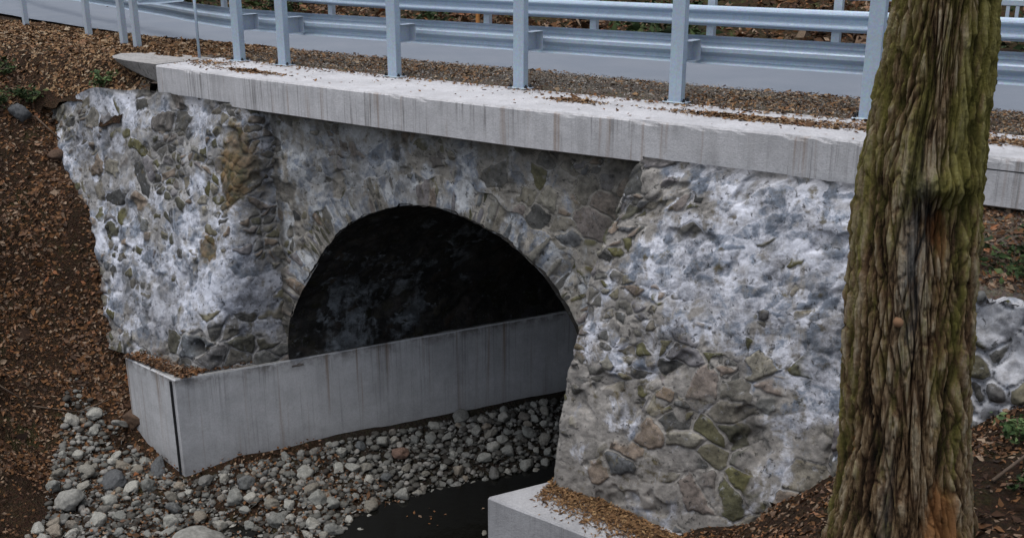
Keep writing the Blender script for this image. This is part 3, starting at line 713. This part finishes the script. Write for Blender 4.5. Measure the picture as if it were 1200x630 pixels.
# piles on the edge beam
def pile(cx, cy, rx_, ry_, n, z, seed, h=.03):
    rs = np.random.RandomState(seed); a = rs.normal(size=(n, 2))*.45
    rot = -.02; x = cx+a[:, 0]*rx_; y = cy+a[:, 1]*ry_
    return np.stack([x, y, z+rs.rand(n)*h*np.exp(-(a**2).sum(1)*2)], -1)
flat = lambda x, y: 0*x+.006
def beltfun(seed, thr): return lambda x, y: sstep(thr, thr+.1, fbm(x*1.1, y*4., seed=seed))
P1 = pile(-10.95, 9.42, .75, .12, 500, .006, 1); P2 = pile(-12.1, 9.75, .6, .3, 350, .006, 2)
P3 = pile(-5.95, 9.72, .42, .12, 420, .006, 3); P4 = pile(-3.9, 9.75, 1.1, .14, 1500, .006, 4); P5 = pile(-2.3, 9.9, 1.6, .18, 1600, .006, 5); P6 = pile(-1.0, 9.9, 1.2, .3, 700, .006, 6)
rs = np.random.RandomState(9); xx_ = -12.5+rs.rand(1400)*14; P7 = np.stack([xx_, 10.22+(yedge(xx_)-9.05)*.5-np.abs(rs.normal(size=1400))*.1, 0*xx_+.008], -1)
P8 = np.stack([-12.5+rs.rand(220)*14, 9.2+rs.rand(220)*1., np.full(220, .008)], -1)
pp = np.concatenate([P1, P2, P3, P4, P5, P6, P7, P8]); pp = pp[pp[:, 1] > yedge(pp[:, 0])+.04]
scatter('leaf_litter', pp, .022, M['leaf'], 'dry leaves drifted on top of the concrete edge beam', 'leaf litter', tilt=.3, seed=15, lift=.004)
# golden litter on the right footing
rs = np.random.RandomState(21); n_ = 9000
t = rs.rand(n_); off = np.abs(rs.normal(size=n_))*.17
x = -5.4+t*1.7; y = 8.5-.3*t-off*1.1+.05
m = (y < 8.75)
scatter('leaf_litter', np.stack([x, y, np.full(n_, ZF+.005)+rs.rand(n_)*.05*(1-np.clip(off*3, 0, 1))], -1)[m], .018, M['seed'], 'golden brown litter heaped on the right concrete footing', 'leaf litter', tilt=.4, seed=16, asp=.4)
# debris on the left footing ledge
n_ = 2600; t = rs.rand(n_); d = np.abs(rs.normal(size=n_))*.09
q = LC[None, :]+T[None, :]*(t[:, None]*2.2); x = q[:, 0]-.04-d; y = q[:, 1]+d*.4+.05
x2 = -12.3+rs.rand(1400)*1.3; y2 = 7.93+np.abs(rs.normal(size=1400))*.12
xx_ = np.r_[x, x2]; yy_ = np.r_[y, y2]
m = np.ones(len(xx_), bool)
scatter('leaf_litter', np.stack([xx_, yy_, np.full(len(xx_), ZF+.01)+rs.rand(len(xx_))*.04], -1)[m], .025, M['leafdark'], 'rusty leaf debris on the ledge of the left concrete footing', 'leaf litter', tilt=.5, seed=17)

# ------------------------------------------------------------------ stones
def stone_mesh(seed, mat, flatk=.7, ang=.5):
    import bmesh
    bm = bmesh.new(); bmesh.ops.create_icosphere(bm, subdivisions=4, radius=.5)
    co = np.array([v.co[:] for v in bm.verts]); rs = np.random.RandomState(seed)
    d = co/np.linalg.norm(co, axis=1, keepdims=True)
    r = np.full(len(d), .5)
    for k in range(rs.randint(9, 18)):                     # worn facets
        nn = rs.normal(size=3); nn /= np.linalg.norm(nn); h = .25+rs.rand()*.19
        dn = d@nn; lim = np.where(dn > .05, h/np.maximum(dn, .05), 9)
        r = np.where(lim < r, r*(1-ang)+lim*ang, r)
    r = r*(1+(fbm(d[:, 0]*1.8+seed, d[:, 1]*1.8, d[:, 2]*1.8, seed=seed)-.5)*.5+(fbm(d[:, 0]*7+seed, d[:, 1]*7, d[:, 2]*7, seed=seed)-.5)*.1)
    co = d*r[:, None]*np.array([1., .72+.25*rs.rand(), flatk*(.75+.4*rs.rand())])
    for v, c in zip(bm.verts, co): v.co = c
    me = bpy.data.meshes.new('creek_stone'); bm.to_mesh(me); bm.free()
    me.polygons.foreach_set('use_smooth', np.ones(len(me.polygons), bool)); me.materials.append(mat); return me
SM = [stone_mesh(100+i, M['stone'], .8, .88) for i in range(20)]
rs = np.random.RandomState(77)
placed = []
def put_stone(x, y, d, me, label, z=None, rot=None, sink=.3, group=None, cat='stone', scl=None):
    o = bpy.data.objects.new('creek_stone', me); COL.objects.link(o)
    zz = float(hl(x, y)) if z is None else z
    o.location = (x, y, zz+d*(.5-sink)*.7); o.rotation_euler = rot if rot else (rs.normal()*.35, rs.normal()*.35, rs.rand()*6.3)
    o.scale = scl if scl else (d, d, d)
    tag(o, label, cat, group); placed.append((x, y, d/2)); return o
def stmat(k, seed, ang=.65, fl=.75): return stone_mesh(seed, M[k], fl, ang)
# recognisable single stones
put_stone(-11.72, 7.15, .4, stmat('st_dark', 201), 'large dark rounded boulder left of the concrete footing corner')
put_stone(-12.35, 7.72, .34, stmat('st_pale', 202, .8), 'long pale stone leaning against the brown lump beside the footing', rot=(.5, .5, 2.2), scl=(.55, .22, .2), z=-5.0)
put_stone(-12.4, 8.05, .62, stmat('st_brown', 203, .8), 'soil-covered brown lump against the left end of the concrete footing', z=-5.1)
put_stone(-11.5, 7.72, .36, stmat('st_dark', 204, .8), 'dark angular stone touching the foot of the footing corner', scl=(.45, .28, .26))
put_stone(-9.1, 10.1, .3, stmat('st_red', 205), 'reddish brown stone high in the rubble beside the long footing wall', sink=.2)
put_stone(-9.75, 7.0, .85, stmat('st_pale', 207, .5, .4), 'broad flat grey boulder at the bottom edge of the rubble', sink=.35)
put_stone(-11.6, 6.35, .5, stmat('st_pale', 208, .8, .6), 'broad pale block low at the left end of the rubble', sink=.3)
grp = 'pale rubble stones on the creek bed'
lab = 'rounded pale grey stone among the rubble beside the concrete footing'
tries = 0; cnt = 0
sizes = sorted([.105+.19*rs.rand()**1.5 for _ in range(292)], reverse=True)
def inrub(x, y):
    w = wof(x, y)
    if y < 7.8 or w > -13.45:
        edge = float(np.interp(y, [5, 7.2, 8, 9.4, 13], [-10.4, -10.75, -11.15, -11.85, -11.75]))+.25*math.sin(y*2.3)
        left = -13.38 if y > 7.9 else float(np.interp(y, [5.2, 5.95, 6.8, 7.7], [-12.3, -12.9, -14.3, -15.5]))
        return left < w < edge
    return False
for d in sizes:
    if cnt >= 292: break
    for k in range(140):
        y = 5.3+rs.rand()*7.7; x = -14.3+rs.rand()*8
        if not inrub(x, y) or (x > -12.45 and x < -10.9 and y > 7.75 and wof(x, y) < -13.3): continue
        if all((x-a)**2+(y-b)**2 > ((d/2+c)*.7)**2 for a, b, c in placed): break
    else: continue
    put_stone(x, y, d, SM[cnt % 20], lab, group=grp, sink=.22+.12*rs.rand()); cnt += 1
# stones wet in the stream
for k in range(40):
    s_ = -3.5+rs.rand()*5; w_ = -11.2+rs.rand()*1.7; x, y = ws(w_, s_, 9.3)
    if rs.rand() < .5 and w_ > -10.5: continue
    put_stone(x, y, .08+.12*rs.rand(), SM[k % 20], 'small stone standing out of the dark stream water', z=-5.8, sink=.35, group='stones in the stream water')
# smaller stones of the same rubble, past the three hundred largest
import bmesh as _b
bs_ = _b.new(); _b.ops.create_icosphere(bs_, subdivisions=2, radius=.5); bs_.verts.ensure_lookup_table()
ico = np.array([v.co[:] for v in bs_.verts]); icf = np.array([[v.index for v in f.verts] for f in bs_.faces]); bs_.free()
VV = []; FF = []; RR_ = []; cnt2 = 0
for k in range(14000):
    y = 5.2+rs.rand()*8; x = -14.4+rs.rand()*8.4
    if not inrub(x, y): continue
    d = .05+.085*rs.rand()
    if any((x-a)**2+(y-b)**2 < ((d/2+c)*.62)**2 for a, b, c in placed): continue
    nrm_ = ico/np.linalg.norm(ico, axis=1, keepdims=True); o_ = rs.rand()*50
    r_ = 1+(fbm(nrm_[:, 0]*1.7+o_, nrm_[:, 1]*1.7, nrm_[:, 2]*1.7, seed=5, o=2)-.5)*.8
    q = ico*r_[:, None]*np.array([1.1, .75+.3*rs.rand(), .65])*d; a = rs.rand()*6.3; ca_, sa_ = math.cos(a), math.sin(a)
    q = np.stack([q[:, 0]*ca_-q[:, 1]*sa_, q[:, 0]*sa_+q[:, 1]*ca_, q[:, 2]], -1)+np.array([x, y, float(hl(x, y))+d*.15])
    VV.append(q); FF.append(icf+len(ico)*cnt2); RR_.append(np.full(len(ico), rs.rand())); cnt2 += 1
    placed.append((x, y, d*.45))
    if cnt2 >= 3200: break
tag(mesh('rubble_stones', np.concatenate(VV), np.concatenate(FF), M['pebble2'], None, True, {'rnd': np.concatenate(RR_)}), 'small stones filling in between the larger pale creek stones', 'stones', kind='stuff')
# fine rubble between the stones
n_ = 26000; x = -14.3+rs.rand(n_)*8.4; y = 5.2+rs.rand(n_)*8
m = np.array([inrub(a, b) for a, b in zip(x, y)]); x = x[m]; y = y[m]
scatter('rubble_grains', np.stack([x, y, hl(x, y)+.02], -1), .03, M['pebble2'], 'small broken stone filling the gaps of the creek rubble', 'rubble', tilt=.9, seed=18, asp=.8)
p, N = terr_pts(hl, -14, -8, 5.0, 9.5, 9000, 19, lambda x, y: (wof(x, y) > -14.2) & (wof(x, y) < -11.4), cl)
scatter('leaf_litter', p+np.array([0, 0, .05]), .024, M['leafdark'], 'brown leaves caught between the creek rubble', 'leaf litter', nrm=N, seed=20)
rs2 = np.random.RandomState(5); s_ = -3.2+rs2.rand(420)*4.2; w_ = -11.7+rs2.rand(420)*2.8; fx, fy = ws(w_, s_)
scatter('leaf_litter', np.stack([fx, fy, np.full(420, -5.767)], -1)[fbm(fx*1.6, fy*1.6, seed=3) > .5], .03, M['leafdark'], 'wet leaves floating on the dark stream water', 'leaf litter', tilt=.12, seed=27, lift=.004, curl=.1)
# bank stones
def at_px_bank(x, y): return float(hl(x, y))
put_stone(-14.9, 7.55, .34, stmat('st_pink', 209, .9), 'pinkish angular stone lying alone on the left leafy bank', sink=.25)
put_stone(-15.55, 8.75, .42, stmat('st_dark', 210, .8), 'dark mossy stone at the upper edge of the left wing wall', sink=.4)
put_stone(-14.9, 8.85, .36, stmat('st_brown', 211, .8), 'brown stone half buried beside the left wing wall top', sink=.4)
put_stone(.35, 6.6, .5, stmat('st_brown', 212, .8), 'brown stone half buried in litter at the bottom right corner', sink=.5)

# ------------------------------------------------------------------ tree
tx, ty, tz = -1.13, 5.02, -1.9
tree = empty('tree', (tx, ty, tz)); tag(tree, 'big old tree trunk with furrowed mossy bark in the right foreground', 'tree')
nth, nz = 760, 760
zt = np.linspace(tz, 2.3, nz); tt = np.linspace(0, 2*math.pi, nth+1)
A, Zt = np.meshgrid(tt, zt, indexing='ij')
cxz = np.interp(zt, [-1.9, -1.28, -.65, -.27, .27, .7, 1.1, 1.48, 2.3], np.array([-1.0, -1.01, -1.06, -1.09, -1.12, -1.135, -1.12, -1.12, -1.12])); cyz = np.full_like(zt, ty)
rz_ = np.interp(zt, [-1.9, -1.35, -1.0, -.6, -.1, .4, 1.0, 1.5, 2.3], [.50, .40, .33, .305, .30, .29, .255, .215, .2])
ca, sa = np.cos(A), np.sin(A)
lob = 1+.05*np.cos(A*3+1+Zt*.4)+.045*np.cos(A*5+2.2-Zt*.7)+.03*np.sin(A*8+Zt*.9)
flare = sstep(-.9, -1.9, Zt)
lob = lob+flare*(.16*np.maximum(0, np.cos(A*4+.6))**1.5)
twist = A+.16*Zt+(fbm(ca*1.5, sa*1.5, Zt*1.3, seed=299)-.5)*.35
def ridg(k, zf, tw, seed, o=2):
    a_ = twist+tw*Zt; q = fbm(np.cos(a_)*k+seed*.37, np.sin(a_)*k+seed*.71, Zt*zf, seed=seed, o=o, g=.4)
    return np.clip(np.abs(q-.5)*2*5.5, 0, 1)
f1_ = ridg(4.2, .6, -.2, 301); f2_ = ridg(6.5, 1.3, .4, 305); f3_ = ridg(7.0, 1.5, -.5, 309); f4_ = ridg(20, 2.4, .1, 313)
brk = np.clip(np.abs(fbm(np.cos(twist)*4.5+7, np.sin(twist)*4.5, Zt*6.5, seed=331, o=3)-.5)*9, 0, 1)
fur = (np.minimum(f2_, f3_))**.7*(.5+.5*brk); fur3 = f4_**.8; fur1 = f1_**.7
flake = fbm(np.cos(twist)*24, np.sin(twist)*24, Zt*3.2, seed=317, o=5, g=.68)-.5; grit = fbm(ca*34, sa*34, Zt*40, seed=319, o=2)-.5
h = -.066+.03*fur+.014*fur3+.028*fur1+flake*.022+grit*.012+(fbm(ca*5+2, sa*5+2, Zt*4, seed=315, o=3)-.5)*.03
dep = np.clip(.5*fur+.18*fur3+.32*fur1+flake*.5, 0, 1)
# burr with a scar below, facing the camera
fa = math.atan2(-ty, -tx)                                     # towards the camera
def blob(da, zc, wa, wz):
    d = (np.mod(A-fa-da+math.pi, 2*math.pi)-math.pi); return np.exp(-(d/wa)**2-((Zt-zc)/wz)**2)
# +angle is counter-clockwise seen from above: to the camera's right
b1 = blob(.3, .68, .45, .07); b2 = blob(.28, .47, .3, .14); b3 = blob(-1.1, -.72, .16, .14)
b4 = blob(.0, .3, .22, .4)
h = h+.075*b1-.045*b2-.035*b3
dep = np.clip(dep-.3*b2, 0, 1)
Rr = rz_[None, :]*lob+h
V = np.stack([cxz[None, :]+Rr*ca, cyz[None, :]+Rr*sa, Zt], -1)
dd = (np.mod(A-fa+math.pi, 2*math.pi)-math.pi)
moss = .16+.32*sstep(.15, .9, dd)+.5*b1+.25*sstep(-.5, -1.1, dd)*sstep(1.2, .2, Zt)+.2*sstep(.3, .9, Zt)-.2*b4
moss = moss+.5*(fbm(ca*3+3, sa*3, Zt*1.1, seed=320)-.5)*2+.1+.12*sstep(.2, .9, Zt)
rot = blob(.6, -1.05, .32, .34)*1.05+b3*1.1+.6*b2+blob(.45, .1, .12, .4)*.6
pale = np.clip(b4+.5*blob(-.25, -1.0, .1, .6), 0, 1)
V = V[:nth]; 
Fi = np.arange(nth)[:, None]*nz+np.arange(nz-1)[None, :]; Fj = ((np.arange(nth)+1) % nth)[:, None]*nz+np.arange(nz-1)[None, :]
F = np.stack([Fi, Fj, Fj+1, Fi+1], -1).reshape(-1, 4)
mesh('trunk', V.reshape(-1, 3), F, M['bark'], tree, True, {'dep': dep[:nth], 'moss': moss[:nth], 'rot': rot[:nth], 'pale': pale[:nth]})
# knot
ka = fa-.1; kz = .02; kr = .305
kx, ky = tx+0.0+math.cos(ka)*kr, ty+math.sin(ka)*kr
mb = MB(); mb.tube((kx-.05*math.cos(ka), ky-.05*math.sin(ka), kz), (kx-.002*math.cos(ka), ky-.002*math.sin(ka), kz+.004), .03, .022, 14)
mb.build('knot', M['knot'], tree, True)
# upper trunk and bare limbs (above the frame)
mb = MB(); rb_ = random.Random(4)
mb.poly([((tx+.03, ty, 2.15), .285), ((tx+.05, ty+.1, 3.6), .25), ((tx-.1, ty+.2, 5.2), .2), ((tx+.1, ty+.1, 7), .13), ((tx, ty, 9), .06)], 20)
def limb(p, d, L, r, lev):
    pts = [(tuple(p), r)]; q = Vector(p); d = Vector(d).normalized()
    for k in range(5):
        d = (d+Vector((rb_.gauss(0, .16), rb_.gauss(0, .16), rb_.gauss(.06, .1)))).normalized(); q = q+d*L/5; pts.append((tuple(q), r*(1-.16*(k+1))))
        if lev < 3 and k > 0:
            e = (d+Vector((rb_.gauss(0, .7), rb_.gauss(0, .7), rb_.gauss(.2, .4)))).normalized(); limb(q, e, L*.5, r*.45, lev+1)
    mb.poly(pts, 7 if lev < 2 else 4)
for k in range(7):
    a = k*2.4; limb((tx, ty+.1, 3.4+k*.65), (math.cos(a), math.sin(a), .6), 3.2-.2*k, .11-.008*k, 0)
mb.build('crown', M['twig'], tree, True)

# ------------------------------------------------------------------ plants
def leaf_clump(name, c, rad, n, size, mat, label, cat, seed, squash=.7, stems=6, kind=None, group=None):
    rs = np.random.RandomState(seed); root = empty(name, c); tag(root, label, cat, group)
    st = MB(); pts = []
    for k in range(stems):
        a = rs.rand()*6.28; tip = Vector((math.cos(a)*rad[0]*(.3+.7*rs.rand()), math.sin(a)*rad[1]*(.3+.7*rs.rand()), rad[2]*(.5+.6*rs.rand())))
        mid = tip*.5+Vector((0, 0, rad[2]*.2)); st.poly([((0, 0, -.03), .008), (tuple(mid), .006), (tuple(tip), .003)], 5)
        for j in range(n//stems):
            t = .25+.8*rs.rand(); q = (mid*(2*t*(1-t))+tip*t*t)+Vector(rs.normal(size=3)*rad[2]*.16)
            pts.append(tuple(q))
    s = st.build('stem', M['twig'], root, loc=(0, 0, 0))
    l = scatter('foliage', np.array(pts)+np.array(c), size, mat, None, None, tilt=.9, seed=seed+1, asp=.5, parent=root)
    return root
leaf_clump('ivy_bush', (-.95, 8.62, -.92), (.75, .35, .42), 1500, .035, M['green'], 'dark green low bush on the soil above the field-stone wall', 'bush', 31, stems=22)
leaf_clump('ivy_bush', (.3, 8.6, -.9), (.6, .35, .38), 1100, .035, M['green'], 'dark green bush at the right end above the field-stone wall', 'bush', 32, stems=18)
def ground_plant(x, y, rad, n, size, mat, label, cat, seed, f=hl, stems=7):
    return leaf_clump('small_plant', (x, y, float(f(x, y))), rad, n, size, mat, label, cat, seed, stems=stems)
ground_plant(-.72, 6.7, (.17, .17, .16), 130, .028, M['greenb'], 'small green leafy plant right beside the tree foot', 'plant', 41)
ground_plant(-.4, 6.5, (.2, .2, .14), 150, .028, M['greenb'], 'low green plant at the right edge on the leafy bank', 'plant', 42)
ground_plant(-.62, 6.0, (.16, .14, .1), 90, .024, M['green'], 'darker small plant below the green ones near the right edge', 'plant', 43)
ground_plant(-15.9, 8.55, (.4, .3, .3), 420, .035, M['green'], 'green creeping plant at the top of the left bank by the wall', 'plant', 44, stems=14)
ground_plant(-17.2, 8.4, (.5, .35, .25), 420, .035, M['green'], 'green creeping plant at the far left edge of the bank top', 'plant', 45, stems=14)
ground_plant(-15.75, 8.98, (.4, .2, .2), 420, .035, M['green'], 'dark ragged weeds hanging over the top corner of the left wing wall', 'plant', 49, f=lambda x, y: -.78, stems=14)
ground_plant(-16.6, 8.95, (.55, .35, .22), 520, .035, M['green'], 'mossy green weeds along the crest of the left bank', 'plant', 47, stems=16)
ground_plant(-17.9, 9.3, (.6, .35, .22), 520, .035, M['greenb'], 'lighter green weeds at the left frame edge on the bank crest', 'plant', 48, stems=16)
ground_plant(-14.2, 9.35, (.35, .25, .2), 200, .035, M['greenb'], 'thin weeds hanging below the broken slab end', 'plant', 46, f=lambda x, y: -.45)
# shrubs beyond the far rail
rs = np.random.RandomState(61)
for k in range(16):
    x = -34+k*2.6+rs.rand(); y = 18.5+rs.rand()*4.5+max(0, (-x-14))*.35
    leaf_clump('shrub', (x, y, float(hu(x, y))), (1.5, 1.2, 1.5+rs.rand()), 1300, .09, M['leafdark' if k % 3 else 'green'], 'dark low shrub in the undergrowth beyond the far guardrail', 'shrub', 400+k, stems=26, group='shrubs beyond the far guardrail')
# fallen twigs
def twig(pts, r, label, name='fallen_branch'):
    mb = MB(); mb.poly([(p, r*(1-.12*i)) for i, p in enumerate(pts)], 6); o = mb.build(name, M['twig'], None, True); tag(o, label, 'branch')
def tp(x, y, d=.04): return (x, y, float(hl(x, y))+d)
twig([tp(-13.9, 6.0), tp(-13.7, 6.5, .1), tp(-13.3, 7.0, .07), tp(-13.0, 7.5, .1), tp(-12.8, 7.9)], .016, 'thin bare branch lying across the dark foot of the left bank')
twig([tp(-13.2, 5.4), tp(-13.2, 5.9, .1), tp(-12.95, 6.4, .05)], .013, 'short bare twig at the lower left on the leaf litter')
twig([tp(-16.3, 8.2, .1), tp(-15.9, 8.5, .12), tp(-15.4, 8.9, .06), tp(-15.0, 9.0, .1)], .018, 'grey twig lying against the top of the left wing wall')
twig([tp(-.75, 6.0, .03), tp(-.6, 6.4, .06), tp(-.35, 6.9, .04)], .011, 'thin twig on the bank at the right of the tree foot')

# ------------------------------------------------------------------ light, camera
w = bpy.data.worlds.new('World'); S.world = w; w.use_nodes = True
sky = w.node_tree.nodes.new('ShaderNodeTexSky'); sky.sky_type = 'NISHITA'; sky.sun_disc = False
EL, AZ = 74, 190
sky.sun_elevation = R(EL); sky.sun_rotation = R(AZ); sky.air_density = 1.0; sky.dust_density = 3.; sky.ozone_density = 1.
bg = w.node_tree.nodes['Background']; bg.inputs[1].default_value = .14
hs = w.node_tree.nodes.new('ShaderNodeHueSaturation'); hs.inputs['Saturation'].default_value = .5   # thin overcast
w.node_tree.links.new(sky.outputs[0], hs.inputs['Color']); w.node_tree.links.new(hs.outputs[0], bg.inputs[0])
sd = bpy.data.lights.new('sun', 'SUN'); sd.energy = 1.0; sd.angle = R(50); sd.color = (1, .96, .9)
so = bpy.data.objects.new('sun', sd); COL.objects.link(so)
dv = Vector((math.sin(R(AZ))*math.cos(R(EL)), math.cos(R(AZ))*math.cos(R(EL)), math.sin(R(EL))))
so.rotation_euler = dv.to_track_quat('Z', 'Y').to_euler(); so.location = (0, 0, 20)
cam = bpy.data.cameras.new('camera'); co = bpy.data.objects.new('camera', cam); COL.objects.link(co); S.camera = co
cam.sensor_width = 36; cam.lens = 36; cam.clip_end = 500; cam.clip_start = .05
pit = math.atan(390/1200)
co.location = (0, 0, 1.75); co.rotation_euler = (R(90)-pit, 0, R(35))
S.view_settings.view_transform = 'Standard'; S.view_settings.look = 'None'; S.view_settings.exposure = .5; S.view_settings.gamma = 1
S.render.engine = 'CYCLES'
